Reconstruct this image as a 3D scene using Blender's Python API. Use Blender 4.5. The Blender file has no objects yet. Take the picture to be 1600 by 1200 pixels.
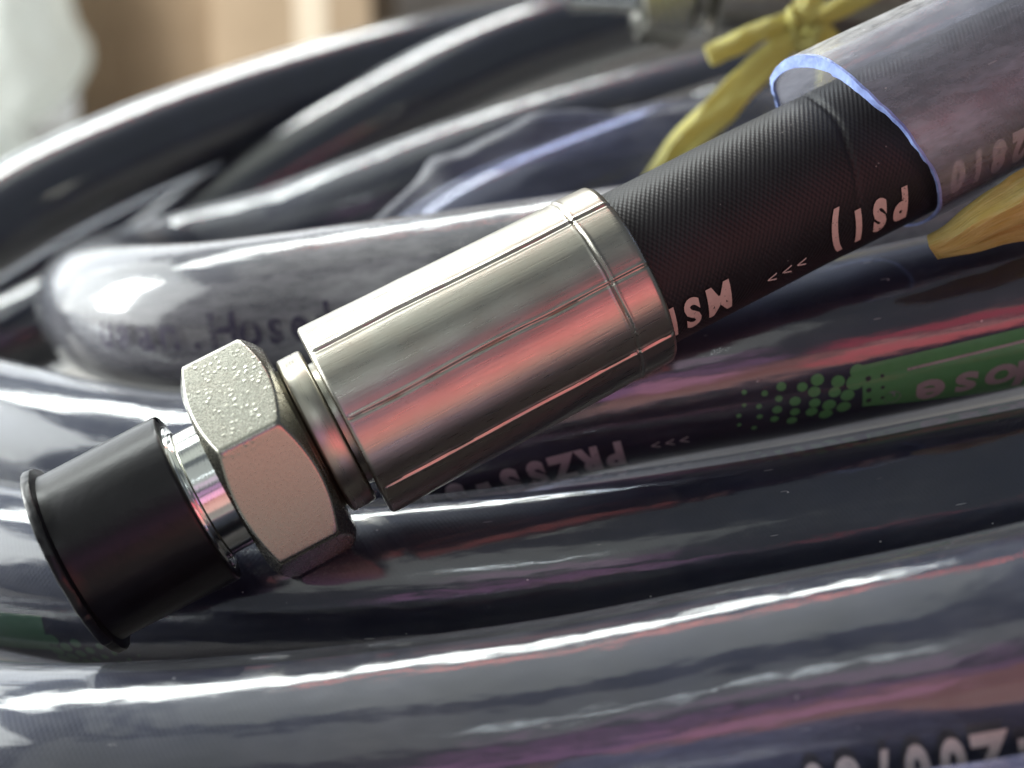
import bpy, bmesh, math, random
from mathutils import Vector, Matrix, noise

R = math.radians
SC = bpy.context.scene
COL = SC.collection
random.seed(7)

# ------------------------------------------------------------------ camera
PITCH = 14.0
FPX = 2222.2                      # focal length in pixels of a 1600 px wide frame
CAM = Vector((0, 0, 0.20))
cam_d = bpy.data.cameras.new('camera')
cam_d.lens = 50; cam_d.sensor_width = 36
cam_d.clip_start = 0.005; cam_d.clip_end = 200
cam_d.dof.use_dof = True
cam_d.dof.focus_distance = 0.262
cam_d.dof.aperture_fstop = 9.5
cam = bpy.data.objects.new('camera', cam_d); COL.objects.link(cam)
cam.location = CAM
cam.rotation_euler = (R(90 - PITCH), 0, 0)
SC.camera = cam
CX = Vector((1, 0, 0)); CY = Vector((0, math.sin(R(PITCH)), math.cos(R(PITCH))))
CF = Vector((0, math.cos(R(PITCH)), -math.sin(R(PITCH))))


def P(px, py, mm):
    """a place in the world: direction of a pixel of the 1600x1200 frame, depth in millimetres"""
    d = mm / 1000
    return CAM + CF * d + CX * ((px - 800) / FPX * d) + CY * ((600 - py) / FPX * d)


def project(w):
    v = w - CAM
    d = v.dot(CF)
    return 800 + v.dot(CX) / d * FPX, 600 - v.dot(CY) / d * FPX


# ------------------------------------------------------------------ world, lamps, exposure
SC.view_settings.view_transform = 'Standard'
SC.view_settings.look = 'None'
SC.view_settings.exposure = 0.12
SC.view_settings.gamma = 1.0
SC.cycles.transparent_max_bounces = 24
SC.cycles.max_bounces = 10
SC.cycles.sample_clamp_indirect = 6

world = bpy.data.worlds.new('World'); SC.world = world
world.use_nodes = True
wb = world.node_tree.nodes['Background']
wb.inputs['Color'].default_value = (0.80, 0.90, 1.0, 1)
wb.inputs['Strength'].default_value = 0.15


def area(name, loc, target, sx, sy, L, col):
    """rectangular lamp of radiance L"""
    d = bpy.data.lights.new(name, 'AREA')
    d.shape = 'RECTANGLE'; d.size = sx; d.size_y = sy
    d.energy = L * sx * sy * math.pi
    d.color = col
    o = bpy.data.objects.new(name, d); COL.objects.link(o)
    o.location = loc
    o.rotation_euler = (Vector(target) - Vector(loc)).to_track_quat('-Z', 'Y').to_euler()
    return o


T0 = (0.0, 0.30, 0.12)
# daylight falling in through the open side of the shed, behind and to the left
area('daylight_opening', (-1.45, 2.40, 3.25), T0, 3.2, 0.74, 15.0, (0.95, 1.0, 0.97))
# added red lamp, gives the hose highlights a red fringe
area('red_fringe_lamp', (-0.55, 1.90, 3.55), T0, 2.0, 0.13, 4.5, (1.0, 0.20, 0.14))
# open side of the shed to the left, lighting the coil's left end, the boxes and the bags
area('left_daylight', (-1.7, 0.75, 0.75), (-0.2, 0.6, 0.1), 2.3, 1.6, 3.0, (0.96, 1.0, 0.97))
area('yard_daylight', (-2.3, 0.95, 1.0), (-0.55, 2.4, 0.2), 1.0, 1.2, 34.0, (0.97, 1.0, 0.97))
# unseen soft lamp overhead, greys the upward metal faces
area('overhead_lamp', (-0.5, 0.40, 1.7), T0, 1.4, 0.9, 0.58, (0.95, 1.0, 0.88))
# soft fill lamp added above and behind the camera, lifts prints and ties
area('front_fill', (-0.6, -0.9, 1.15), T0, 1.6, 0.9, 0.36, (0.95, 1.0, 0.93))
# unseen lamps standing in for pink, red and purple cloth on the near side
area('pink_bounce_lamp', (0.28, -0.16, 0.12), (0.28, 0.44, 0.92), 0.60, 0.36, 0.66, (1.0, 0.38, 0.31))
area('purple_lamp', (-0.10, -0.72, 0.20), T0, 0.40, 0.17, 0.85, (0.80, 0.33, 0.74))
area('purple_lamp', (-0.02, -0.72, 0.38), T0, 0.40, 0.09, 0.6, (0.80, 0.33, 0.74))
area('crimson_lamp', (0.62, -0.66, 0.14), T0, 0.78, 0.16, 1.1, (1.0, 0.06, 0.13))
area('rose_lamp', (0.58, -0.66, 0.27), T0, 0.56, 0.06, 0.9, (1.0, 0.45, 0.45))
area('crimson_lamp', (0.60, -0.66, 0.42), T0, 0.74, 0.16, 1.0, (1.0, 0.07, 0.13))
area('rose_lamp', (0.75, -0.60, 0.56), T0, 0.50, 0.05, 0.6, (1.0, 0.40, 0.30))
area('purple_lamp', (-0.06, -0.66, 0.58), T0, 0.30, 0.12, 0.45, (0.80, 0.33, 0.74))
# strip light over the bench on the near side
area('strip_light', (-0.15, -0.6, 0.78), T0, 0.22, 0.02, 8.0, (0.85, 0.95, 1.0))


# ------------------------------------------------------------------ materials
def mat(name):
    m = bpy.data.materials.new(name); m.use_nodes = True
    nt = m.node_tree; nt.nodes.clear()
    out = nt.nodes.new('ShaderNodeOutputMaterial')
    return m, nt, out


class N:
    """tiny node builder"""
    def __init__(s, nt): s.nt = nt

    def new(s, t, ins=None, **kw):
        n = s.nt.nodes.new(t)
        for k, v in kw.items(): setattr(n, k, v)
        for k, v in (ins or {}).items():
            if isinstance(v, bpy.types.NodeSocket): s.nt.links.new(v, n.inputs[k])
            else: n.inputs[k].default_value = v
        return n

    def math(s, op, a, b=None, clamp=False):
        n = s.nt.nodes.new('ShaderNodeMath'); n.operation = op; n.use_clamp = clamp
        for i, v in enumerate((a, b)):
            if v is None: continue
            if isinstance(v, bpy.types.NodeSocket): s.nt.links.new(v, n.inputs[i])
            else: n.inputs[i].default_value = v
        return n.outputs[0]

    def coord(s, which='Object', scale=(1, 1, 1)):
        c = s.nt.nodes.new('ShaderNodeTexCoord')
        m = s.nt.nodes.new('ShaderNodeMapping'); m.inputs['Scale'].default_value = scale
        s.nt.links.new(c.outputs[which], m.inputs['Vector'])
        return m.outputs[0]

    def noise(s, vec, scale, detail=3, rough=0.55):
        return s.new('ShaderNodeTexNoise', {'Vector': vec, 'Scale': scale, 'Detail': detail, 'Roughness': rough}).outputs[0]

    def ramp(s, fac, a, b, lo=0.0, hi=1.0):
        n = s.new('ShaderNodeMapRange', {'Value': fac, 'From Min': a, 'From Max': b, 'To Min': lo, 'To Max': hi})
        return n.outputs[0]

    def mixc(s, f, a, b):
        n = s.nt.nodes.new('ShaderNodeMix'); n.data_type = 'RGBA'
        for k, v in ((0, f), (6, a), (7, b)):
            if isinstance(v, bpy.types.NodeSocket): s.nt.links.new(v, n.inputs[k])
            else: n.inputs[k].default_value = v if k == 0 else (*v, 1)
        return n.outputs[2]

    def bump(s, h, dist, strength=1.0, normal=None):
        ins = {'Height': h, 'Distance': dist, 'Strength': strength}
        if normal is not None: ins['Normal'] = normal
        return s.new('ShaderNodeBump', ins).outputs[0]


def simple(name, col, rough=0.5, metal=0.0, bump_scale=None, bump_dist=0.0001, spec=0.5, var=0.0, coords='Object'):
    m, nt, out = mat(name); n = N(nt)
    v = n.coord(coords)
    ins = {'Base Color': (*col, 1), 'Roughness': rough, 'Metallic': metal, 'Specular IOR Level': spec}
    if bump_scale:
        h = n.noise(v, bump_scale)
        ins['Normal'] = n.bump(h, bump_dist)
        if var:
            ins['Base Color'] = n.mixc(n.ramp(n.noise(v, bump_scale * 0.3), 0.3, 0.7), tuple(c * (1 - var) for c in col), tuple(min(1, c * (1 + var)) for c in col))
    b = n.new('ShaderNodeBsdfPrincipled', ins)
    nt.links.new(b.outputs[0], out.inputs[0])
    return m


def rubber_mat(name, col, spec_dust=0.3, relief=0.000021):
    """black rubber with the diagonal cloth imprint of its wrapping; UV is in millimetres (length, girth)"""
    m, nt, out = mat(name); n = N(nt)
    uv = n.coord('UV')
    sep = n.new('ShaderNodeSeparateXYZ', {0: uv})
    u, v = sep.outputs[0], sep.outputs[1]
    w = n.math('MULTIPLY', n.noise(uv, 0.25, 2), 1.2)
    a = n.math('SINE', n.math('ADD', n.math('MULTIPLY', n.math('ADD', u, n.math('MULTIPLY', v, 0.62)), 6.4), w))
    b = n.math('SINE', n.math('ADD', n.math('MULTIPLY', n.math('SUBTRACT', u, n.math('MULTIPLY', v, 0.62)), 6.4), w))
    weave = n.math('ADD', a, b)
    h = n.math('ADD', weave, n.math('MULTIPLY', n.noise(uv, 3.0, 3), 0.8))
    vor = n.new('ShaderNodeTexVoronoi', {'Vector': uv, 'Scale': 0.32})
    rnd = n.new('ShaderNodeSeparateColor', {0: vor.outputs['Color']})
    speck = n.math('MULTIPLY', n.math('LESS_THAN', vor.outputs['Distance'], 0.06), n.math('GREATER_THAN', rnd.outputs[0], 0.62))
    c = n.mixc(n.ramp(n.noise(uv, 0.08, 4), 0.35, 0.75), col, tuple(x * 1.6 for x in col))
    c = n.mixc(n.math('MULTIPLY', speck, spec_dust), c, (0.5, 0.48, 0.45))
    bs = n.new('ShaderNodeBsdfPrincipled', {'Base Color': c, 'Roughness': 0.47, 'Specular IOR Level': 0.34,
                                            'Normal': n.bump(h, relief, 1.0)})
    nt.links.new(bs.outputs[0], out.inputs[0])
    return m


def film_mat(name, haze=0.10, tint=(0.90, 0.92, 0.95), hazecol=(0.62, 0.62, 0.66), rough=0.10, f0=0.085, wave=0.00006, dust=1.0, fade=None, graze=0.60):
    """thin clear PVC: transparent, with a gloss that rises at grazing angles, a little milky haze, dust and scuffs"""
    m, nt, out = mat(name); n = N(nt)
    uv = n.coord('UV')
    st = n.coord('UV', (0.06, 1.0, 1.0))
    scuff = n.noise(n.coord('UV', (0.35, 1.0, 1.0)), 0.55, 5, 0.65)
    streak = n.noise(st, 0.9, 4, 0.6)
    h = n.math('ADD', n.math('MULTIPLY', n.noise(n.coord('UV', (0.10, 0.35, 1)), 0.6, 2), 1.0), n.math('MULTIPLY', streak, 0.10))
    nor = n.bump(h, wave * 4, 1.0)
    lw = n.new('ShaderNodeLayerWeight', {'Blend': 0.5, 'Normal': nor}).outputs['Facing']
    fr = n.math('ADD', n.math('MULTIPLY', n.math('POWER', lw, 4.0), graze), f0, True)
    vor = n.new('ShaderNodeTexVoronoi', {'Vector': n.coord('UV', (0.8, 1.0, 1.0)), 'Scale': 0.30})
    rnd = n.new('ShaderNodeSeparateColor', {0: vor.outputs['Color']})
    speck = n.math('MULTIPLY', n.math('LESS_THAN', vor.outputs['Distance'], n.math('MULTIPLY', rnd.outputs[1], 0.07)), n.math('GREATER_THAN', rnd.outputs[0], 0.55))
    vor2 = n.new('ShaderNodeTexVoronoi', {'Vector': n.coord('UV', (0.25, 1.7, 1.0)), 'Scale': 0.23})
    rnd2 = n.new('ShaderNodeSeparateColor', {0: vor2.outputs['Color']})
    scratch = n.math('MULTIPLY', n.math('LESS_THAN', vor2.outputs['Distance'], 0.06), n.math('GREATER_THAN', rnd2.outputs[2], 0.86))
    marks = n.math('MULTIPLY', n.math('ADD', n.math('MULTIPLY', speck, 0.8), n.math('MULTIPLY', scratch, 0.35)), dust)
    milk = n.math('MULTIPLY', n.math('MULTIPLY', n.ramp(scuff, 0.30, 0.75, 0.6, 1.5), n.ramp(n.noise(n.coord('UV', (0.3, 0.8, 1.0)), 0.06, 4, 0.6), 0.36, 0.66, 0.25, 1.9)), haze)
    milk = n.math('ADD', milk, n.math('MULTIPLY', n.math('POWER', lw, 2.5), haze * 0.7))
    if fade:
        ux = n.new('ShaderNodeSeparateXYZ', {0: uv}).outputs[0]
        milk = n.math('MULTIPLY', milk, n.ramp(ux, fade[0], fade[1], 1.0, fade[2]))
    milk = n.math('ADD', milk, marks, True)
    tr = n.new('ShaderNodeBsdfTransparent', {'Color': (*tint, 1)})
    df = n.new('ShaderNodeBsdfDiffuse', {'Color': (*hazecol, 1)})
    tl = n.new('ShaderNodeBsdfTranslucent', {'Color': (*hazecol, 1)})
    dd = n.new('ShaderNodeMixShader', {0: 0.35, 1: df.outputs[0], 2: tl.outputs[0]})
    m1 = n.new('ShaderNodeMixShader', {0: milk, 1: tr.outputs[0], 2: dd.outputs[0]})
    gl = n.new('ShaderNodeBsdfGlossy', {'Color': (1, 1, 1, 1), 'Roughness': n.ramp(scuff, 0.25, 0.8, rough * 0.6, rough * 2.2), 'Normal': nor})
    m2 = n.new('ShaderNodeMixShader', {0: fr, 1: m1.outputs[0], 2: gl.outputs[0]})
    nt.links.new(m2.outputs[0], out.inputs[0])
    return m


def ink_mat(name, col, wear=0.48):
    """printed ink, worn through in flecks"""
    m, nt, out = mat(name); n = N(nt)
    v = n.coord('Object', (1000, 1000, 1000))
    k = n.math('ADD', n.noise(v, 1.3, 4, 0.7), n.math('MULTIPLY', n.noise(v, 0.25, 2), 0.5))
    f = n.ramp(k, wear + 0.10, wear + 0.22)
    b = n.new('ShaderNodeBsdfPrincipled', {'Base Color': n.mixc(n.noise(v, 0.6, 3), tuple(c * 0.75 for c in col), col), 'Roughness': 0.55})
    t = n.new('ShaderNodeBsdfTransparent')
    mx = n.new('ShaderNodeMixShader', {0: n.math('MINIMUM', f, 1.0, True), 1: t.outputs[0], 2: b.outputs[0]})
    nt.links.new(mx.outputs[0], out.inputs[0])
    return m


def steel_mat(name, col, rough, grain=(1, 1, 1), gscale=1.2, gdist=0.00002, stain=(0.42, 0.36, 0.30), pits=0.0, stain_amt=0.5):
    """zinc plated steel: fine machining grain, tarnish and small pits"""
    m, nt, out = mat(name); n = N(nt)
    v = n.coord('Object', tuple(1000 * g for g in grain))
    v1 = n.coord('Object', (1000, 1000, 1000))
    g = n.noise(v, gscale, 4, 0.6)
    h = n.math('MULTIPLY', g, 1.0)
    nrm = n.bump(h, gdist, 1.0)
    spots = n.ramp(n.noise(v1, 0.9, 4, 0.7), 0.60, 0.74)
    if pits:
        pn = n.new('ShaderNodeTexVoronoi', {'Vector': v1, 'Scale': 0.85})
        dots = n.ramp(pn.outputs['Distance'], 0.05, 0.42, 1.0, 0.0)
        lump0 = n.math('ADD', n.math('MULTIPLY', dots, n.ramp(n.noise(v1, 0.35, 2), 0.4, 0.65)), n.math('MULTIPLY', n.noise(v1, 0.8, 3), 0.25))
        dt = n.new('ShaderNodeVectorMath', {0: v1, 1: (0.0, 0.676, 0.737)}, operation='DOT_PRODUCT')
        lump = n.math('MULTIPLY', lump0, n.ramp(dt.outputs['Value'], 18.4, 19.5, 0.05, 1.0))
        nrm = n.bump(lump, pits, 1.0, nrm)
    c = n.mixc(n.math('MULTIPLY', n.ramp(n.noise(v1, 0.11, 4, 0.65), 0.40, 0.70), stain_amt), col, stain)
    c = n.mixc(n.math('MULTIPLY', spots, 0.35), c, (0.25, 0.2, 0.17))
    r = n.ramp(g, 0.25, 0.75, rough * 0.8, rough * 1.25)
    b = n.new('ShaderNodeBsdfPrincipled', {'Base Color': c, 'Metallic': 1.0, 'Roughness': r, 'Normal': nrm})
    nt.links.new(b.outputs[0], out.inputs[0])
    return m


M_RUBBER = rubber_mat('black_rubber', (0.012, 0.012, 0.014))
M_RUBBER_IN = rubber_mat('sleeved_rubber', (0.008, 0.010, 0.026), 0.0, 0.000010)
M_FILM = film_mat('clear_sleeve', 0.045, tint=(0.86, 0.89, 0.97), rough=0.09, f0=0.125, wave=0.00004)
M_FILM_FRONT = film_mat('scuffed_sleeve', 0.085, tint=(0.86, 0.89, 0.97), hazecol=(0.47, 0.49, 0.52), rough=0.08, f0=0.11, wave=0.00006)
M_FILM_PALE = film_mat('pale_sleeve', 0.062, hazecol=(0.44, 0.43, 0.46), rough=0.10, fade=(470, 560, 8.0))  # whiteness rises along the length, so the near stretch is paler
M_FILM_FAR = film_mat('far_sleeve', 0.012, rough=0.08, f0=0.14, dust=0, wave=0.00001, graze=1.0)
M_FILM_LILAC = film_mat('lilac_sleeve', 0.45, tint=(0.75, 0.77, 0.95), hazecol=(0.42, 0.43, 0.72), rough=0.2)
M_FILM_MAIN = film_mat('main_sleeve', 0.09, hazecol=(0.55, 0.52, 0.54), rough=0.27)
M_CUT = simple('blue_cut_edge', (0.30, 0.40, 0.88), 0.45, bump_scale=600, bump_dist=0.0003, var=0.35)
M_FERRULE = steel_mat('ferrule_steel', (0.455, 0.44, 0.39), 0.30, grain=(0.06, 1, 1), gscale=2.5, gdist=0.00003)
M_NUT = steel_mat('nut_steel', (0.40, 0.395, 0.345), 0.25, gscale=2.0, gdist=0.00001, pits=0.00005, stain_amt=0.25)
M_CHROME = steel_mat('plated_steel', (0.72, 0.74, 0.72), 0.13, grain=(3, 0.1, 0.1), gscale=1.0, gdist=0.00001, stain_amt=0.2)
M_COLLAR = steel_mat('collar_steel', (0.46, 0.45, 0.39), 0.30, grain=(3, 0.1, 0.1), gscale=1.0, gdist=0.00001, stain_amt=0.5)
M_CAP = simple('black_plastic', (0.006, 0.006, 0.008), 0.30, bump_scale=420, bump_dist=0.00006, spec=0.34, var=0.3)
M_INK = ink_mat('tan_ink', (0.80, 0.64, 0.55), 0.38)
M_INK_W = ink_mat('cream_ink', (0.90, 0.82, 0.74), 0.38)
M_INK_DULL = ink_mat('dull_cream_ink', (0.72, 0.63, 0.55), 0.42)
M_INK_DARK = ink_mat('grey_ink', (0.55, 0.52, 0.50), 0.50)
M_INK_VIOLET = ink_mat('violet_ink', (0.045, 0.035, 0.075), 0.52)
M_GREEN = ink_mat('green_ink', (0.17, 0.58, 0.15), 0.26)
M_YELLOW = None

# ------------------------------------------------------------------ object helpers
INV = {}


def thing(name, label, cat, loc, rot=None, group=None):
    o = bpy.data.objects.new(name, None); COL.objects.link(o)
    o.empty_display_size = 0.01
    mw = Matrix.Translation(loc) @ (rot.to_4x4() if rot else Matrix.Identity(4))
    o.matrix_world = mw
    INV[o.name] = mw.inverted()
    o['label'] = label; o['category'] = cat
    if group: o['group'] = group
    return o


def build(name, verts, faces, m, parent=None, uvs=None, local=False, smooth=True, sharp=None, root=None):
    """link ONE mesh; world-space vertices are turned into the space of the thing"""
    me = bpy.data.meshes.new(name)
    if root is None: root = parent
    if root is not None and not local:
        inv = INV[root.name]; verts = [inv @ Vector(v) for v in verts]
    me.from_pydata([tuple(v) for v in verts], [], faces)
    if uvs is not None:
        ul = me.uv_layers.new(name='UVMap')
        for lp in me.loops:
            pass
        k = 0
        for f in uvs:
            for c in f:
                ul.data[k].uv = c; k += 1
    mats = m if isinstance(m, (list, tuple)) else [m]
    for x in mats: me.materials.append(x)
    me.update()
    if smooth:
        me.polygons.foreach_set('use_smooth', [True] * len(me.polygons))
        if sharp: me.set_sharp_from_angle(angle=R(sharp))
    o = bpy.data.objects.new(name, me); COL.objects.link(o)
    if parent is not None: o.parent = parent
    return o


class Path:
    """smooth centre line, evenly resampled, with an upright frame"""
    def __init__(s, pts, step=0.003):
        pts = [Vector(p) for p in pts]
        pts = [pts[0] * 2 - pts[1]] + pts + [pts[-1] * 2 - pts[-2]]
        dense = []
        for i in range(1, len(pts) - 2):
            p0, p1, p2, p3 = pts[i - 1:i + 3]
            # centripetal knots
            t = [0]
            for a, b in ((p0, p1), (p1, p2), (p2, p3)):
                t.append(t[-1] + max(1e-6, (b - a).length) ** 0.5)
            for k in range(40):
                u = t[1] + (t[2] - t[1]) * k / 40
                A1 = p0.lerp(p1, (u - t[0]) / (t[1] - t[0])); A2 = p1.lerp(p2, (u - t[1]) / (t[2] - t[1])); A3 = p2.lerp(p3, (u - t[2]) / (t[3] - t[2]))
                B1 = A1.lerp(A2, (u - t[0]) / (t[2] - t[0])); B2 = A2.lerp(A3, (u - t[1]) / (t[3] - t[1]))
                dense.append(B1.lerp(B2, (u - t[1]) / (t[2] - t[1])))
        dense.append(pts[-2])
        for _ in range(25):      # take the last kinks out
            dense = [dense[0]] + [dense[i - 1] * 0.25 + dense[i] * 0.5 + dense[i + 1] * 0.25 for i in range(1, len(dense) - 1)] + [dense[-1]]
        L = [0]
        for a, b in zip(dense, dense[1:]): L.append(L[-1] + (b - a).length)
        n = max(4, int(L[-1] / step)); s.total = L[-1]
        s.p = []; j = 0
        for i in range(n + 1):
            d = L[-1] * i / n
            while j < len(L) - 2 and L[j + 1] < d: j += 1
            s.p.append(dense[j].lerp(dense[j + 1], (d - L[j]) / max(1e-9, L[j + 1] - L[j])))
        s.n = n; s.ds = L[-1] / n
        s.f = []
        for i in range(n + 1):
            t = (s.p[min(n, i + 1)] - s.p[max(0, i - 1)]).normalized()
            z = Vector((0, 0, 1)); z = (z - t * z.dot(t)).normalized()
            s.f.append((t, z, t.cross(z)))

    def at(s, d):
        x = min(max(d / s.ds, 0), s.n - 1e-6); i = int(x); k = x - i
        p = s.p[i].lerp(s.p[i + 1], k)
        t, z, b = (s.f[i][j].lerp(s.f[i + 1][j], k) for j in range(3))
        return p, t.normalized(), z.normalized(), b.normalized()

    def surf(s, d, th, r):
        p, t, z, b = s.at(d)
        return p + (z * math.cos(th) + b * math.sin(th)) * r

    def find(s, px, py, r):
        """length and angle of the surface spot that the photograph shows at a pixel"""
        best = None
        for i in range(0, s.n + 1):
            p, (t, z, b) = s.p[i], s.f[i]
            if abs(project(p)[0] - px) > 320: continue
            for k in range(-20, 200, 2):
                th = R(k); nrm = z * math.cos(th) + b * math.sin(th); w = p + nrm * r
                if nrm.dot(CAM - w) < 0: continue
                x, y = project(w); e = (x - px) ** 2 + (y - py) ** 2
                if best is None or e < best[0]: best = (e, i * s.ds, th)
        return best[1], best[2]


def tube(path, r, seg=48, d0=None, d1=None, ends=False, rf=None):
    """verts, faces, uvs (millimetres) of a hose skin"""
    i0 = 0 if d0 is None else int(d0 / path.ds); i1 = path.n if d1 is None else int(d1 / path.ds)
    V, F, U = [], [], []
    for i in range(i0, i1 + 1):
        p, (t, z, b) = path.p[i], path.f[i]
        for k in range(seg):
            th = 2 * math.pi * k / seg
            rr = r if rf is None else rf(i * path.ds, th)
            V.append(p + (z * math.cos(th) + b * math.sin(th)) * rr)
    g = 2 * math.pi * r * 1000
    for i in range(i1 - i0):
        for k in range(seg):
            k2 = (k + 1) % seg
            F.append((i * seg + k, (i + 1) * seg + k, (i + 1) * seg + k2, i * seg + k2))
            a, c = (i0 + i) * path.ds * 1000, (i0 + i + 1) * path.ds * 1000
            v0, v1 = g * k / seg, g * (k + 1) / seg
            U.append(((a, v0), (c, v0), (c, v1), (a, v1)))
    return V, F, U


RH, RS = 0.0173, 0.0190
HOSES = {}


def hose(name_key, pts, label, film, group=None, rh=RH, rs=RS):
    path = Path([P(*q) for q in pts])
    root = thing('sleeved_hose', label, 'hose', path.p[path.n // 2], group=group)
    off = random.uniform(0, 500) if name_key != 'loop' else 0
    print(name_key, round(path.total * 1000))
    V, F, U = tube(path, rh)
    U = [tuple((a + off, b) for a, b in f) for f in U]
    build('rubber_tube', V, F, M_RUBBER_IN, root, U)
    ph = random.uniform(0, 9)
    V, F, U = tube(path, rs, 56, rf=lambda d, th: rs * (1 + 0.006 * noise.noise(Vector((d * 22 + ph, math.cos(th) * 0.8, math.sin(th) * 0.8)))))
    U = [tuple((a + off, b) for a, b in f) for f in U]
    build('clear_sleeve', V, F, film, root, U)
    HOSES[name_key] = (path, root, rh)
    return path, root


def glyph(ch, size, squeeze, bold):
    """flat outline of one character, height `size`, centred in width"""
    cu = bpy.data.curves.new('glyph', 'FONT'); cu.body = ch; cu.size = 1.0; cu.offset = bold; cu.resolution_u = 4
    ob = bpy.data.objects.new('glyph', cu); COL.objects.link(ob)
    bpy.context.view_layer.update()
    me = bpy.data.meshes.new_from_object(ob.evaluated_get(bpy.context.evaluated_depsgraph_get()))
    bpy.data.objects.remove(ob); bpy.data.curves.remove(cu)
    bm = bmesh.new(); bm.from_mesh(me); bpy.data.meshes.remove(me)
    for _ in range(2):
        es = [e for e in bm.edges if e.calc_length() > 0.16]
        if es: bmesh.ops.subdivide_edges(bm, edges=es, cuts=1)
    bmesh.ops.triangulate(bm, faces=bm.faces[:])
    vs = [(v.co.x, v.co.y) for v in bm.verts]; bm.verts.index_update()
    fs = [tuple(v.index for v in f.verts) for f in bm.faces]; bm.free()
    if not vs: return [], []
    x0 = min(v[0] for v in vs); x1 = max(v[0] for v in vs); k = size / 0.70
    return [((x - (x0 + x1) / 2) * k * squeeze, y * k) for x, y in vs], fs


GL = {}


def lettering(key, text, px, py, size, pitch, m, squeeze=0.72, bold=0.022, upright=False, lift=0.00015, part='printed_lettering', slant=0.0):
    """print wrapped round a hose; the first character's baseline centre sits where the photograph has (px, py)"""
    path, root, r = HOSES[key]
    d0, th0 = path.find(px, py, r)
    V, F = [], []; x = 0
    for ch in text:
        if ch != ' ':
            q = (ch, size, squeeze, bold)
            if q not in GL: GL[q] = glyph(*q)
            vs, fs = GL[q]; b = len(V)
            for gx, gy in vs:
                gx += gy * slant
                if upright: d, th = d0 + x + gx, th0 - gy / r
                else: d, th = d0 - x - gx, th0 + gy / r
                V.append(path.surf(d, th, r + lift))
            F += [tuple(b + i for i in f) for f in fs]
        x += pitch
    return build(part, V, F, m, root, smooth=False)


def patch(key, polys, m, part, lift=0.0001):
    """flat print: polygons in (length, angle) laid on the hose skin"""
    path, root, r = HOSES[key]
    V, F = [], []
    for pl, fs in polys:
        b = len(V); V += [path.surf(d, th, r + lift) for d, th in pl]; F += [tuple(b + i for i in f) for f in fs]
    return build(part, V, F, m, root, smooth=False)


def lathe(profile, seg=96, rf=None, phase=0.0, close=True):
    """profile (x, r) in millimetres turned round local X; angle runs from local Z towards -Y"""
    V, F = [], []
    for x, r in profile:
        for k in range(seg):
            a = 2 * math.pi * k / seg + phase
            rr = (r if rf is None else rf(x, r, a)) / 1000
            V.append(Vector((x / 1000, -rr * math.sin(a), rr * math.cos(a))))
    for i in range(len(profile) - 1):
        for k in range(seg):
            k2 = (k + 1) % seg
            F.append((i * seg + k, i * seg + k2, (i + 1) * seg + k2, (i + 1) * seg + k))
    if close:
        F.append(tuple(range(seg - 1, -1, -1)))
        b = (len(profile) - 1) * seg
        F.append(tuple(range(b, b + seg)))
    return V, F


# ------------------------------------------------------------------ ground and far background
def sheet(name, corners, m, kind='structure'):
    o = build(name, corners, [(0, 1, 2, 3)], m, smooth=False)
    o['kind'] = kind
    return o


def ground_mat():
    m, nt, out = mat('concrete_floor'); n = N(nt)
    v = n.coord('Object')
    c = n.mixc(n.ramp(n.noise(v, 9, 6, 0.65), 0.3, 0.7), (0.16, 0.155, 0.15), (0.30, 0.29, 0.275))
    b = n.new('ShaderNodeBsdfPrincipled', {'Base Color': c, 'Roughness': 0.7, 'Normal': n.bump(n.noise(v, 220, 4), 0.0006)})
    nt.links.new(b.outputs[0], out.inputs[0]); return m


GZ = 0.030
sheet('ground', [(-30, -30, GZ), (30, -30, GZ), (30, 30, GZ), (-30, 30, GZ)], ground_mat())

# ------------------------------------------------------------------ the hoses of the coil
hose('front', [(-700, 920, 390), (-330, 1110, 300), (0, 1205, 251), (300, 1207, 242), (600, 1181, 238), (900, 1142, 236), (1200, 1085, 233), (1600, 1008, 228), (2000, 905, 226), (2400, 790, 230)],
     'dusty scuffed clear-sleeved hose running across the bottom of the pile, printed -Z00/80', M_FILM_FRONT)
hose('second', [(-700, 640, 460), (-330, 780, 370), (0, 885, 314), (300, 925, 297), (600, 924, 291), (900, 893, 289), (1250, 840, 289), (1600, 772, 290), (2000, 690, 298), (2400, 590, 312)],
     'clear-sleeved hose directly under the black cap, with a faded green print at its left', M_FILM)
hose('third', [(-700, 470, 500), (-330, 590, 410), (0, 682, 354), (150, 722, 338), (300, 742, 329), (600, 700, 316), (900, 618, 309), (1250, 550, 305), (1600, 476, 307), (2000, 385, 316), (2400, 290, 330)],
     'clear-sleeved hose under the steel ferrule, printed with a green band and the word hose', M_FILM)
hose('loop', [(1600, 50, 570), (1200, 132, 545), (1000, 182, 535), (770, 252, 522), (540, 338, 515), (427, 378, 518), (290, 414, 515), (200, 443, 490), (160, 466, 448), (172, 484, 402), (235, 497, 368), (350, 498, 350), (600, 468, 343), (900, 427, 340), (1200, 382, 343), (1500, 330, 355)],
     'pale sleeved hose turning back on itself in a tight bend behind the nut', M_FILM_PALE)
hose('skew', [(-400, 690, 560), (-150, 600, 570), (20, 530, 580), (140, 470, 590), (235, 415, 596), (435, 277, 610), (680, 140, 630), (800, 85, 645), (1000, 20, 675), (1300, -60, 720)],
     'blurred dark hose climbing from behind the bend to the top of the pile', M_FILM_FAR, 'hoses at the back of the coil')
hose('outer', [(-500, 640, 430), (-300, 535, 470), (-150, 437, 505), (0, 345, 540), (100, 290, 560), (300, 203, 600), (600, 105, 655), (800, 58, 690), (1100, 0, 740), (1500, -60, 800)],
     'outermost blurred hose of the coil, brightly lit in front of the cardboard boxes', M_FILM_FAR, 'hoses at the back of the coil')
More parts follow.
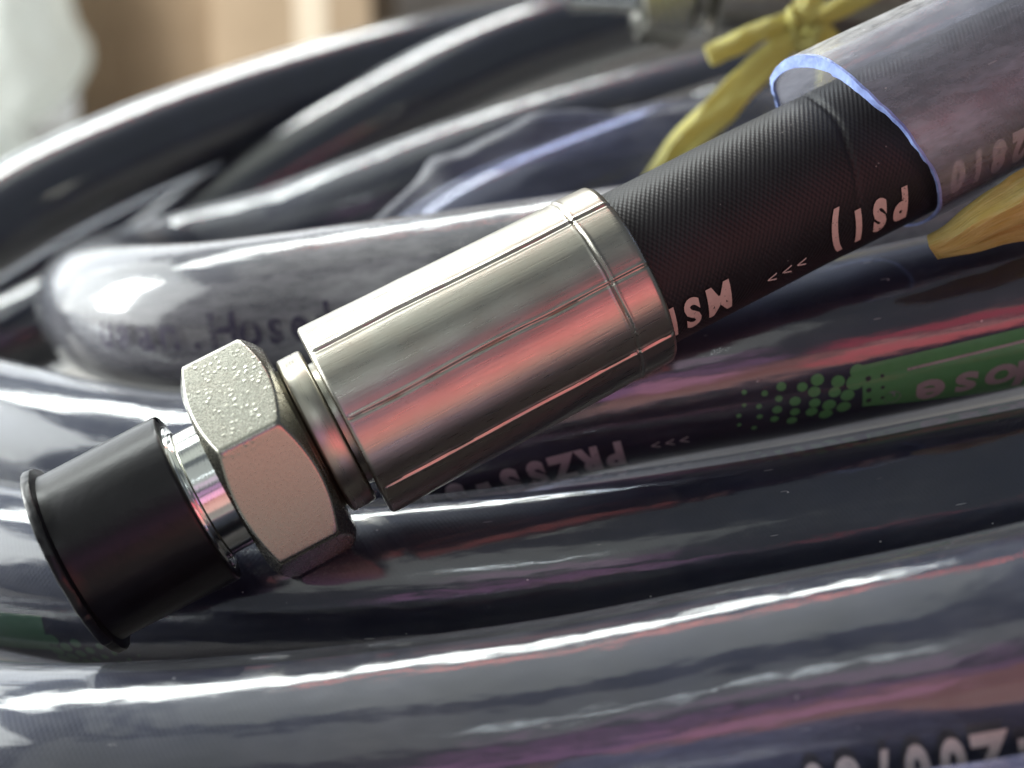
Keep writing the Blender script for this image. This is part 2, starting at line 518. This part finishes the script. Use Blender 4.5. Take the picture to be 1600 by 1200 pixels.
hose('under', [(-300, 600, 540), (-150, 510, 570), (0, 428, 600), (150, 348, 630), (300, 282, 660), (600, 180, 705), (900, 90, 760)],
     'blurred hose half hidden below the outermost hose at the left edge', M_FILM_FAR, 'hoses at the back of the coil')
hose('inner', [(560, 520, 455), (700, 400, 450), (800, 345, 450), (930, 291, 455), (1180, 202, 462), (1400, 130, 470), (1700, 40, 485)],
     'dull dark hose with a faint grey sheen passing behind the yellow tie', M_FILM_FAR, 'hoses at the back of the coil')
hose('lilac', [(900, 1550, 194), (1350, 1442, 199), (1600, 1400, 203), (1900, 1332, 207), (2200, 1245, 212)],
     'lilac-tinted hose whose top just shows in the bottom right corner', M_FILM_LILAC)

# prints under the sleeves
lettering('third', 'PRZSS-SI', 964, 693, 0.0085, 0.0058, M_INK_W, bold=0.06, squeeze=0.62)
lettering('third', '>>>', 1072, 680, 0.0030, 0.0030, M_INK_W, squeeze=0.9, bold=0.0)
lettering('front', '-Z00/80', 1578, 1120, 0.0080, 0.0052, M_INK_DULL, squeeze=0.62, bold=0.05, lift=0.0030)
lettering('loop', 'uaan.Hosed', 186, 536, 0.0070, 0.0052, M_INK_VIOLET, lift=0.0031, upright=True, squeeze=0.85, bold=0.03)


def green_band(key, xl, yt, yb, xr, yt2, yb2, dots=True):
    path, root, r = HOSES[key]
    dA, t0 = path.find(xl, yt, r); _, t1 = path.find(xl, yb, r)
    dB, t2 = path.find(xr, yt2, r); _, t3 = path.find(xr, yb2, r)
    n, k = 40, 12; pl = []
    fs = []
    for i in range(n + 1):
        for j in range(k + 1):
            a, b = t0 + (t2 - t0) * i / n, t1 + (t3 - t1) * i / n
            pl.append((dA + (dB - dA) * i / n, a + (b - a) * j / k))
    for i in range(n):
        for j in range(k):
            fs.append((i * (k + 1) + j, (i + 1) * (k + 1) + j, (i + 1) * (k + 1) + j + 1, i * (k + 1) + j + 1))
    patch(key, [(pl, fs)], M_GREEN, 'green_band')
    return dA, t0, t1


def disc(d, th, rad, r, n=14):
    return [(d, th)] + [(d + rad * math.cos(2 * math.pi * i / n), th + rad * math.sin(2 * math.pi * i / n) / r) for i in range(n)], [(0, 1 + i, 1 + (i + 1) % n) for i in range(n)]


dA, tA, tB = green_band('third', 1335, 572, 640, 1640, 500, 592)
r3 = HOSES['third'][2]; pol = []
for i in range(7):
    for j in range(4):
        d = dA - 0.0012 - i * 0.0036 + random.uniform(-0.0006, 0.0006) - 0.0008 * j
        th = tA + (tB - tA) * (0.10 + 0.26 * j + (0.13 if i % 2 else 0) + random.uniform(-0.03, 0.03))
        rad = 0.0016 * (1 - i / 8.5) * (0.85 + 0.3 * random.random())
        if rad > 0.0003: pol.append(disc(d, th, rad, r3))
dots = patch('third', pol, M_GREEN, 'halftone_dots', 0.00012); dots['kind'] = 'stuff'
pol = []
for i in range(2):
    for j in range(3):
        pol.append(disc(dA + 0.0012 + i * 0.0028, tA + (tB - tA) * (0.3 + 0.27 * j), 0.0006 - 0.00018 * i, r3))
M_DARKDOT = simple('dark_print', (0.03, 0.03, 0.03), 0.6)
dk = patch('third', pol, M_DARKDOT, 'dark_dots', 0.00022); dk['kind'] = 'stuff'
lettering('third', 'Hose', 1612, 556, 0.0078, 0.0074, M_INK, squeeze=1.15, bold=0.03, lift=0.0003)
path, root, r = HOSES['third']
dl, tl = path.find(1420, 574, r); dr, tr_ = path.find(1640, 520, r)
pl = []; fs = []
for i in range(31):
    for j in range(2): pl.append((dl + (dr - dl) * i / 30, tl + (tr_ - tl) * i / 30 + j * 0.035))
for i in range(30): fs.append((2 * i, 2 * i + 2, 2 * i + 3, 2 * i + 1))
patch('third', [(pl, fs)], M_INK, 'underline', 0.0003)
d, th = path.find(1396, 618, r)
ring = []
for i in range(25):
    a = 2 * math.pi * i / 24
    for q in (0.0015, 0.0017): ring.append((d + q * math.cos(a), th + q * math.sin(a) / r))
patch('third', [(ring, [(2 * i, 2 * i + 2, 2 * i + 3, 2 * i + 1) for i in range(24)])], M_INK_DARK, 'ring_mark', 0.0003)
lettering('third', 'R', 1396, 611, 0.0016, 0.002, M_INK_DARK, lift=0.0003, part='ring_letter')
dA, tA, tB = green_band('second', -120, 940, 1000, 60, 962, 1012)
path, root, r = HOSES['second']; d0, _ = path.find(60, 985, r); pol = []
for i in range(8):
    for j in range(4):
        pol.append(disc(d0 + 0.001 + i * 0.0026, tA + 0.12 + (tB - tA) * (0.1 + 0.26 * j + (0.13 if i % 2 else 0)), 0.0015 * (1 - i / 9), r))
M_GREEN_DULL = ink_mat('faded_green_ink', (0.06, 0.16, 0.075), 0.30)
dots = patch('second', pol, M_GREEN_DULL, 'halftone_dots', 0.00012); dots['kind'] = 'stuff'
gb = [c for c in root.children if c.name.startswith('green_band')][0]; gb.data.materials[0] = M_GREEN_DULL

# ------------------------------------------------------------------ the hose end with its fitting
A0 = P(537, 659, 269.0); A1 = P(985, 427, 276.5)
ax = (A1 - A0).normalized(); tc = (CAM - A0); tc = (tc - ax * tc.dot(ax)).normalized(); ay = tc.cross(ax)
ROT = Matrix((ax, ay, tc)).transposed()
main = thing('hydraulic_hose', 'black hose end with crimped steel ferrule and hex nut, sticking out of a cut sleeve', 'hose', A0, ROT)


def ferrule_r(x, r, a):
    k = (a / (math.pi / 4)); j = round(k); off = (k - j) * (math.pi / 4) * r        # mm from the nearest crimp line
    off -= 0.35 * noise.noise(Vector((x * 0.05, j * 3.1, 0))) + 0.05 * noise.noise(Vector((x * 0.5, j * 5.1, 2))) + 0.02 * x * math.sin(j * 2.3) * 0.3
    amp = 0.75 + 0.5 * noise.noise(Vector((x * 0.15, j * 1.7, 4)))
    dr = 0
    if 1.0 < x:
        dr += amp * (0.24 * math.exp(-((off + 0.38) / 0.28) ** 2) - 0.32 * math.exp(-((off - 0.14) / 0.22) ** 2))
        dr += 0.10 * math.exp(-((off - 0.75) / 0.25) ** 2) * (1 if j % 2 else 0.3)
    dr -= 0.14 * (1 - min(1, abs(k - j) * 2) ** 2) * 0 - 0.38 * (1 - (1 - min(1, abs(k - j) * 2)) ** 2)
    e = x - 54.0 + 0.25 * noise.noise(Vector((a * 3, 0, 0)))
    dr += 0.10 * math.exp(-((e + 0.5) / 0.3) ** 2) - 0.30 * math.exp(-(e / 0.28) ** 2) + 0.12 * math.exp(-((e - 0.5) / 0.3) ** 2)
    if x > 54: dr += 0.12
    dr += 0.06 * noise.noise(Vector((x * 0.12, math.cos(a) * 2, math.sin(a) * 2)))
    return r + dr


prof = [(0.6, 13.0), (0.0, 13.6), (0.0, 18.6)]
xs = [0.15, 0.5, 0.9, 1.3] + [1.3 + i * 1.3 for i in range(1, 40)] + [52.6 + i * 0.16 for i in range(0, 18)] + [55.9 + i * 0.8 for i in range(0, 7)] + [61.1, 61.5]
xs = sorted(set(round(x, 3) for x in xs))
for x in xs:
    r = 19.45 - 0.85 * (x / 61.5)
    if x < 0.6: r -= 0.75 * (1 - x / 0.6) ** 1.5
    if x > 61: r -= (x - 61) * 0.8
    prof.append((x, r))
prof += [(61.9, 17.9), (62.0, 16.4), (60.0, 16.0)]
V, F = lathe(prof, 640, ferrule_r, close=False)
ferr = build('ferrule', V, F, M_FERRULE, main, local=True, sharp=60)

V, F = lathe([(-11, 11.0), (-11, 14.2), (-6.6, 14.2), (-6.4, 14.4), (-6.3, 15.3), (-6.0, 15.75), (-5.6, 15.9), (-1.7, 15.9), (-1.3, 15.65), (-1.1, 15.1), (-1.05, 12.7), (2, 12.7), (2, 12)], 128, close=False)
collar = build('collar', V, F, M_COLLAR, main, local=True, sharp=50)

NA, NB, RC = -23.8, -7.1, 23.6
RFLAT = RC * math.cos(R(30))


def nut_r(x, r, a):
    k = (a - R(-12.5)) % R(60)
    rh = RFLAT / math.cos(k - R(30))
    rh = min(rh, RC - 0.22)
    if r < 18: return r
    cl = 19.3 + (x - NA) * 1.75; cr = 19.2 + (NB - x) * 1.45
    rr = rh
    for c in (cl, cr):                                 # softened meeting of flat and chamfer
        h = max(0.0, 0.5 - abs(rr - c)) / 0.5
        rr = min(rr, c) - h * h * 0.5 * 0.25
    return rr


prof = [(NA + 1.5, 12.0), (NA + 0.5, 13.4), (NA, 14.0), (NA, 18.2)]
for i in range(0, 22): prof.append((NA + 0.02 + i * 0.12, 20))
for i in range(1, 20): prof.append((NA + 2.6 + i * (NB - NA - 5.3) / 20, 20))
for i in range(21, -1, -1): prof.append((NB - 0.02 - i * 0.13, 20))
prof += [(NB, 17.8), (NB, 15.2), (NB - 1, 14.3)]
V, F = lathe(prof, 432, nut_r, phase=R(-12.5), close=False)
nut = build('hex_nut', V, F, M_NUT, main, local=True, sharp=35)

V, F = lathe([(-46, 0.5), (-46, 11.0), (-45, 12.2), (-30.6, 12.2), (-30.3, 12.9), (-29.3, 12.95), (-29.0, 12.5), (-21.6, 12.5)], 128, close=False)
stem = build('stem', V, F, M_CHROME, main, local=True, sharp=40)

mpath = Path([A0 - ax * 0.0 + ax * 0.045, A1, P(1190, 322, 281.0), P(1385, 226, 286.5), P(1700, 76, 297), P(2050, -80, 312), P(2400, -220, 330)], 0.0005)


def main_r(d, th):
    # a shallow kink seam where the wrapping cloth overlaps
    g = (d - 0.0615) * 1000 + 3.0 * math.sin(th - R(55)) + 0.6 * noise.noise(Vector((th * 2, 0, 0)))
    k = 1.0 if d > 0.03 else 0
    return 0.0161 + k * (0.00012 / (1 + math.exp(-g * 2)) - 0.00060 * math.exp(-(g / 0.45) ** 2) * max(0, math.cos(th - R(35)))) + 0.00008 * noise.noise(Vector((d * 60, math.cos(th), math.sin(th))))


V, F, U = tube(mpath, 0.0161, 160, rf=main_r)
build('rubber_tube', V, F, M_RUBBER, main, U)
HOSES['main'] = (mpath, main, 0.0161)
lettering('main', 'PSI)', 1405, 298, 0.0070, 0.0048, M_INK, squeeze=0.60, bold=0.065, lift=0.00035, slant=0.0)
lettering('main', '/2810', 1622, 190, 0.0070, 0.0049, M_INK_W, squeeze=0.60, bold=0.065, lift=0.00035)
lettering('main', '>>>', 1250, 402, 0.0030, 0.0033, M_INK_W, squeeze=1.0, bold=0.0, lift=0.00035)
lettering('main', 'MSHA', 1120, 446, 0.0070, 0.0058, M_INK, squeeze=0.70, bold=0.04, lift=0.00035)

# the cut sleeve: outer skin, inner skin and the thick blue cut edge
dS, _ = mpath.find(1395, 205, 0.0205)
ROUT, RIN = 0.0206, 0.0183


def cut(th):      # the end is cut a little askew and ragged
    return dS + 0.0022 + 0.0062 * math.cos(th - R(165)) + 0.0006 * math.sin(3 * th + 1) + 0.0007 * noise.noise(Vector((math.cos(th) * 2.2, math.sin(th) * 2.2, 3))) + 0.0002 * noise.noise(Vector((math.cos(th) * 9, math.sin(th) * 9, 1)))


def skin(rad, seg=120, n=70, length=0.145):
    V, F, U = [], [], []
    for i in range(n + 1):
        for k in range(seg):
            th = 2 * math.pi * k / seg
            c = cut(th); d = c + (dS + length - c) * (i / n) ** 1.3
            p, t, z, b = mpath.at(d)
            off = z * 0.0034
            wall = 0 if rad == ROUT else 0.0017 - 0.0020 * max(0, math.cos(th - R(15))) ** 2
            rr = (rad + wall) * (1 + 0.006 * math.sin(2 * th + 0.7 + d * 12) + 0.004 * noise.noise(Vector((d * 35, math.cos(th), math.sin(th)))))
            V.append(p + off + (z * math.cos(th) + b * math.sin(th)) * rr)
    g = 2 * math.pi * rad * 1000
    for i in range(n):
        for k in range(seg):
            k2 = (k + 1) % seg
            F.append((i * seg + k, (i + 1) * seg + k, (i + 1) * seg + k2, i * seg + k2))
            a, c = length * 1000 * (i / n) ** 1.3, length * 1000 * ((i + 1) / n) ** 1.3
            U.append(((a, g * k / seg), (c, g * k / seg), (c, g * (k + 1) / seg), (a, g * (k + 1) / seg)))
    return V, F, U


V, F, U = skin(ROUT)
sl = build('clear_sleeve', V, F, M_FILM_MAIN, main, U)
V2, F2, U2 = skin(RIN)
build('sleeve_lining', V2, [tuple(reversed(f)) for f in F2], film_mat('sleeve_lining', 0.30, hazecol=(0.6, 0.6, 0.68), f0=0.03, dust=0), sl, [tuple(reversed(u)) for u in U2], root=main)
V3, F3 = [], []
for k in range(120):
    th = 2 * math.pi * k / 120
    o_, i_ = V[k], V2[k]; p, t, z, b = mpath.at(cut(th))
    j = 0.0003 * noise.noise(Vector((k * 0.6, 0, 5)))
    V3 += [o_ + t * 0.0003, o_ - t * (0.00025 + j), i_ - t * (0.00035 - j), i_ + t * 0.0004]
for k in range(120):
    a, b = 4 * k, 4 * ((k + 1) % 120)
    for q in range(3): F3.append((a + q, b + q, b + q + 1, a + q + 1))
build('cut_edge', V3, F3, M_CUT, sl, root=main, sharp=50)

# black dust cap pushed over the end of the fitting
cap = thing('dust_cap', 'black plastic dust cap with a ragged flange, pushed over the open end of the fitting', 'cap', A0 + ax * -0.056, ROT)


def cap_r(x, r, a):
    if x < 2.2 and r > 17.6:
        rag = noise.noise(Vector((math.cos(a) * 5, math.sin(a) * 5, x * 0.4)))
        r += 0.40 * rag + 0.10 * noise.noise(Vector((math.cos(a) * 16, math.sin(a) * 16, x)))
        if 0.55 < a < 1.0: r += 0.3
    elif x > 3:
        r += 0.05 * noise.noise(Vector((math.cos(a) * 3, math.sin(a) * 3, x * 0.1)))
        if x > 24.5 and r > 15 and 4.72 < a < 4.93: r -= 1.4 * (x - 24.5) / 1.2
    return r


prof = [(0.3, 0.3), (0.1, 12), (0.0, 17.0), (0.0, 18.3), (0.1, 18.6), (0.3, 18.75), (1.5, 18.7), (1.75, 18.6), (1.85, 18.3), (1.9, 17.4), (2.1, 16.95), (3.2, 16.8)]
prof += [(3.2 + i * 1.2, 16.8 + 0.30 * i / 18) for i in range(1, 19)] + [(25.1, 17.1), (25.5, 17.0), (25.7, 16.7), (25.7, 14.8), (25.2, 14.5), (14, 14.2), (14, 12.5)]
V, F = lathe(prof, 260, cap_r, close=False)
build('cap_body', V, F, M_CAP, cap, local=True, sharp=50)
V, F = lathe([(24.9, 14.45), (26.0, 14.5), (26.15, 14.4), (26.15, 13.1), (25.9, 13.0), (15.0, 12.9)], 96, close=False)
build('cap_liner', V, F, M_CHROME, cap, local=True, sharp=50)

# a second fitting, far out of focus at the top of the pile
bx = (P(1300, -30, 452) - P(1110, -34, 450)).normalized(); bz = CAM - P(1110, -34, 450); bz = (bz - bx * bz.dot(bx)).normalized()
far = thing('hose_fitting', 'blurred steel fitting with a pale hex nut at the top edge beside the yellow knot', 'fitting', P(1112, -40, 450), Matrix((bx, bz.cross(bx), bz)).transposed() @ Matrix.Rotation(R(57), 3, 'X'))
for src in (ferr, collar, nut, stem):
    c = src.copy(); COL.objects.link(c); c.parent = far


# ------------------------------------------------------------------ yellow ties
def plastic_mat(ca, cb):
    m, nt, out = mat('yellow_plastic'); n = N(nt)
    v = n.coord('UV')
    st = n.noise(n.coord('UV', (0.15, 2.2, 1)), 0.9, 4, 0.6)
    c = n.mixc(n.ramp(st, 0.3, 0.7), ca, cb)
    nrm = n.bump(n.math('ADD', st, n.math('MULTIPLY', n.noise(v, 0.25, 3), 1.4)), 0.0007)
    b = n.new('ShaderNodeBsdfPrincipled', {'Base Color': c, 'Roughness': 0.36, 'Normal': nrm})
    t = n.new('ShaderNodeBsdfTranslucent', {'Color': (0.75, 0.58, 0.10, 1)})
    mx = n.new('ShaderNodeMixShader', {0: 0.3, 1: b.outputs[0], 2: t.outputs[0]})
    nt.links.new(mx.outputs[0], out.inputs[0]); return m


M_YELLOW = plastic_mat((0.70, 0.66, 0.14), (0.86, 0.83, 0.36))


def ribbon(name, pts, widths, parent, thick=0.0012, twist=0.0, seed=0, fold=0.25, ridge=0.0):
    """crumpled flat strip: a lens-shaped section with lengthwise pleats"""
    path = Path(pts, 0.0012); S = 28; V, F, U = [], [], []
    for i in range(path.n + 1):
        k = i / path.n; x = k * (len(widths) - 1); j = min(int(x), len(widths) - 2)
        w = widths[j] + (widths[j + 1] - widths[j]) * (x - j)
        p, (t, z, b) = path.p[i], path.f[i]
        tocam = CAM - p; nn = (tocam - t * tocam.dot(t)).normalized(); s = t.cross(nn)
        ca, sa = math.cos(twist * k), math.sin(twist * k)
        s, nn = s * ca + nn * sa, nn * ca - s * sa
        for q in range(S):
            a = 2 * math.pi * q / S
            y = math.cos(a) * w / 2; h = math.sin(a) * thick
            y *= 1 + 0.08 * noise.noise(Vector((k * 9, seed, a)))
            h += ridge * w * (0.5 - abs(y / max(w, 1e-5) + 0.12 * math.sin(k * 9 + seed)))
            h += fold * w * (0.9 * (0.5 - abs(noise.noise(Vector((y / max(w, 1e-5) * 1.9, k * 2.2, seed))) * 2)) + 0.3 * noise.noise(Vector((y / max(w, 1e-5) * 2.4, k * 2.5, seed))) + 0.25 * noise.noise(Vector((y / max(w, 1e-5) * 6, k * 5, seed + 9))))
            V.append(p + s * y + nn * h)
    for i in range(path.n):
        for q in range(S):
            q2 = (q + 1) % S
            F.append((i * S + q, (i + 1) * S + q, (i + 1) * S + q2, i * S + q2))
            U.append(((i * 1.2, q), (i * 1.2 + 1.2, q), (i * 1.2 + 1.2, q + 1), (i * 1.2, q + 1)))
    F.append(tuple(range(S - 1, -1, -1))); U.append(tuple((0, q) for q in range(S)))
    F.append(tuple(path.n * S + q for q in range(S))); U.append(tuple((path.n * 1.2, q) for q in range(S)))
    return build(name, V, F, M_YELLOW, parent, U, sharp=60)


tie = thing('plastic_tie', 'knotted yellow plastic tie with loose tails, blurred behind the cut sleeve', 'tie', P(1250, 45, 395))
ribbon('tie_tail', [P(1106, 88, 388), P(1150, 68, 388), P(1200, 44, 390), P(1252, 28, 393)], [0.0058, 0.0064, 0.0055, 0.0048], tie, 0.0016, 0.5, 1)
ribbon('tie_tail', [P(1010, 305, 392), P(1060, 235, 388), P(1130, 165, 386), P(1195, 100, 388), P(1245, 45, 393)], [0.0072, 0.0086, 0.0092, 0.0088, 0.0060], tie, 0.0016, -0.4, 2)
ribbon('tie_tail', [P(1262, 40, 394), P(1290, 60, 396), P(1296, 100, 399), P(1290, 150, 402)], [0.0055, 0.0075, 0.0065, 0.005], tie, 0.0014, 0.3, 3)
ribbon('tie_loop', [P(1248, 48, 393), P(1262, 10, 388), P(1274, -30, 386), P(1290, -80, 388)], [0.0060, 0.0075, 0.0070, 0.0065], tie, 0.0018, 0.4, 4)
ribbon('tie_loop', [P(1255, 40, 394), P(1300, 18, 394), P(1350, -4, 396), P(1420, -40, 400)], [0.0050, 0.0058, 0.0060, 0.006], tie, 0.0016, 0.9, 5)
kv = []
for i in range(9):
    a = i / 8 * 4.4; kv.append(P(1251 + 19 * math.cos(a) * (1 - i * 0.03), 42 + 24 * math.sin(a), 388 + 4 * math.sin(a * 0.7)))
ribbon('knot', kv, [0.005, 0.0062, 0.0066, 0.006, 0.005], tie, 0.0022, 0.8, 6)

M_YELLOW = plastic_mat((0.70, 0.55, 0.11), (0.90, 0.80, 0.36))
tie2 = thing('plastic_tie', 'crumpled golden-yellow plastic strip lying across the hoses at the right edge', 'tie', P(1540, 340, 278))
ribbon('tie_tail', [P(1458, 386, 277), P(1490, 372, 275), P(1530, 345, 273), P(1580, 318, 273), P(1650, 280, 277), P(1740, 230, 285)], [0.0052, 0.0074, 0.0095, 0.0104, 0.0112, 0.0115], tie2, 0.0012, 0.15, 21, 0.20, 0.75)
ribbon('tie_fold', [P(1468, 398, 276), P(1520, 382, 274), P(1570, 362, 274), P(1640, 345, 277), P(1720, 320, 284)], [0.0016, 0.0042, 0.0058, 0.0065, 0.006], tie2, 0.0010, -0.5, 33, 0.25)

# ------------------------------------------------------------------ crumpled lilac film behind the ferrule
wp = Path([P(590, 356, 392), P(690, 300, 392), P(760, 275, 396), P(870, 255, 400), P(1000, 245, 405), P(1150, 215, 412), P(1300, 160, 420)], 0.002)
V, F, U = [], [], []; S = 44
for i in range(wp.n + 1):
    k = i / wp.n; p, (t, z, b) = wp.p[i], wp.f[i]
    w = 0.0020 + 0.0120 * min(1, max(0, k / 0.34)) ** 1.1
    for q in range(S + 1):
        th = R(-95 + 230 * q / S)
        rr = w * (1 + 0.22 * noise.noise(Vector((k * 5, math.cos(th) * 1.6, math.sin(th) * 1.6))) + 0.05 * noise.noise(Vector((k * 16, math.cos(th) * 3.5, math.sin(th) * 3.5))) + 0.35 * math.exp(-((k - 0.15) / 0.03) ** 2))
        V.append(p + (z * math.cos(th) + b * math.sin(th)) * rr)
for i in range(wp.n):
    for q in range(S):
        a = i * (S + 1) + q
        F.append((a, a + S + 1, a + S + 2, a + 1)); U.append(tuple((i * 2 + du, q * 0.8 + dv) for du, dv in ((0, 0), (2, 0), (2, 0.8), (0, 0.8))))
film = build('plastic_film', V, F, film_mat('lilac_film', 0.12, tint=(0.55, 0.57, 0.70), hazecol=(0.36, 0.37, 0.46), rough=0.35, f0=0.04, dust=0, graze=0.15), None, U)
film['label'] = 'crumpled lilac plastic film lying between the hoses behind the ferrule'; film['category'] = 'plastic film'


# ------------------------------------------------------------------ cardboard boxes and wrapped bags behind
def card_mat():
    m, nt, out = mat('cardboard'); n = N(nt)
    v = n.coord('Object')
    c = n.mixc(n.ramp(n.noise(v, 6, 4), 0.3, 0.7), (0.25, 0.178, 0.112), (0.31, 0.225, 0.148))
    b = n.new('ShaderNodeBsdfPrincipled', {'Base Color': c, 'Roughness': 0.8, 'Normal': n.bump(n.noise(n.coord('Object', (1, 1, 0.05)), 180, 2), 0.0006)})
    nt.links.new(b.outputs[0], out.inputs[0]); return m


M_CARD = card_mat()
M_TAPE = simple('packing_tape', (0.55, 0.46, 0.36), 0.22, bump_scale=30, bump_dist=0.002)


def boxmesh(sx, sy, sz, bev=0.004, at=(0, 0, 0)):
    bm = bmesh.new(); bmesh.ops.create_cube(bm, size=1)
    for v in bm.verts: v.co = Vector((v.co.x * sx + at[0], v.co.y * sy + at[1], (v.co.z + 0.5) * sz + at[2]))
    bmesh.ops.bevel(bm, geom=bm.edges[:], offset=bev, segments=2, affect='EDGES')
    bm.verts.index_update()
    r = [v.co.copy() for v in bm.verts], [tuple(v.index for v in f.verts) for f in bm.faces]
    bm.free(); return r


def carton(x, y, w, dpt, h, rz, label, taped=True):
    t = thing('cardboard_box', label, 'box', Vector((x, y, GZ)), Matrix.Rotation(R(rz), 3, 'Z'), 'cardboard boxes standing behind the coil')
    V, F = boxmesh(w, dpt, h); build('carton', V, F, M_CARD, t, local=True, smooth=False)
    for s in (-1, 1):
        V, F = boxmesh(w - 0.006, dpt / 2 - 0.003, 0.004, 0.001, (0, s * dpt / 4, h + 0.001)); build('flap', V, F, M_CARD, t, local=True, smooth=False)
    if not taped: return
    V, F = boxmesh(0.05, 0.0012, h * 0.75, 0.0004, (w * 0.12, -dpt / 2 - 0.0008, h * 0.25)); build('tape', V, F, M_TAPE, t, local=True, smooth=False)


carton(-0.62, 2.62, 0.27, 0.30, 0.46, 6, 'plain brown cardboard box on the left, next to the bright white bags', False)
carton(-0.345, 2.50, 0.262, 0.30, 0.50, -3, 'paler cardboard box with a shiny strip of tape, right of the plain one')


def bag_mat():
    m, nt, out = mat('white_wrap'); n = N(nt)
    v = n.coord('Object')
    nrm = n.bump(n.noise(v, 22, 5, 0.6), 0.03)
    b = n.new('ShaderNodeBsdfPrincipled', {'Base Color': (0.84, 0.86, 0.84, 1), 'Roughness': 0.18, 'Normal': nrm})
    t = n.new('ShaderNodeBsdfTranslucent', {'Color': (0.88, 0.90, 0.88, 1)})
    mx = n.new('ShaderNodeMixShader', {0: 0.45, 1: b.outputs[0], 2: t.outputs[0]})
    nt.links.new(mx.outputs[0], out.inputs[0]); return m


M_BAG = bag_mat()


def bag(x, y, rx, ry, h, seed, label):
    t = thing('plastic_bag', label, 'bag', Vector((x, y, GZ)), None, 'white plastic wrapped bundles behind the coil')
    V, F = [], []; n, S = 26, 40
    for i in range(n + 1):
        k = i / n
        for q in range(S):
            a = 2 * math.pi * q / S
            w = (1 - (2 * k - 1) ** 4) ** 0.5 * (1 - 0.25 * k) if k < 0.86 else 0.62 * (1 - k) / 0.14 + 0.06
            w = max(w, 0.04)
            w *= 1 + 0.16 * noise.noise(Vector((math.cos(a) * 2, math.sin(a) * 2, k * 5 + seed))) + 0.07 * noise.noise(Vector((math.cos(a) * 6, math.sin(a) * 6, k * 9 + seed)))
            V.append(Vector((rx * w * math.cos(a), ry * w * math.sin(a), h * k)))
    for i in range(n):
        for q in range(S): F.append((i * S + q, i * S + (q + 1) % S, (i + 1) * S + (q + 1) % S, (i + 1) * S + q))
    F.append(tuple(range(S - 1, -1, -1))); F.append(tuple(n * S + q for q in range(S)))
    build('bag_body', V, F, M_BAG, t, local=True)
    V, F = [], []
    for i in range(9):
        for q in range(20):
            a = 2 * math.pi * q / 20; w = 0.035 * (1 + 0.9 * i / 8) * (1 + 0.4 * noise.noise(Vector((math.cos(a) * 3, math.sin(a) * 3, i * 0.3 + seed))))
            V.append(Vector((rx * w * 2 * math.cos(a), ry * w * 2 * math.sin(a), h * (0.99 + 0.02 * i))))
    for i in range(8):
        for q in range(20): F.append((i * 20 + q, i * 20 + (q + 1) % 20, (i + 1) * 20 + (q + 1) % 20, (i + 1) * 20 + q))
    build('gathered_neck', V, F, M_BAG, t, local=True)


bag(-0.88, 2.35, 0.19, 0.14, 0.44, 1.0, 'white plastic bag left of the cardboard boxes')
bag(-0.66, 1.75, 0.075, 0.07, 0.075, 9.0, 'small white plastic bag nearest the coil at the left edge')
bag(-1.10, 2.9, 0.17, 0.14, 0.20, 5.0, 'taller white plastic bag at the far left edge')

wall = sheet('wall', [(-0.55, 3.2, GZ), (4, 3.2, GZ), (4, 3.2, 2.6), (-0.55, 3.2, 2.6)], simple('grey_plaster', (0.20, 0.18, 0.165), 0.9, bump_scale=30, bump_dist=0.002, var=0.15))


def sky_mat():
    m, nt, out = mat('bright_sky'); n = N(nt)
    e = n.new('ShaderNodeEmission', {'Color': (0.93, 0.98, 1.0, 1), 'Strength': 2.4})
    nt.links.new(e.outputs[0], out.inputs[0]); return m


sheet('sky', [(-9, 9, GZ + 0.004), (9, 9, GZ + 0.004), (9, 9, 6), (-9, 9, 6)], sky_mat())
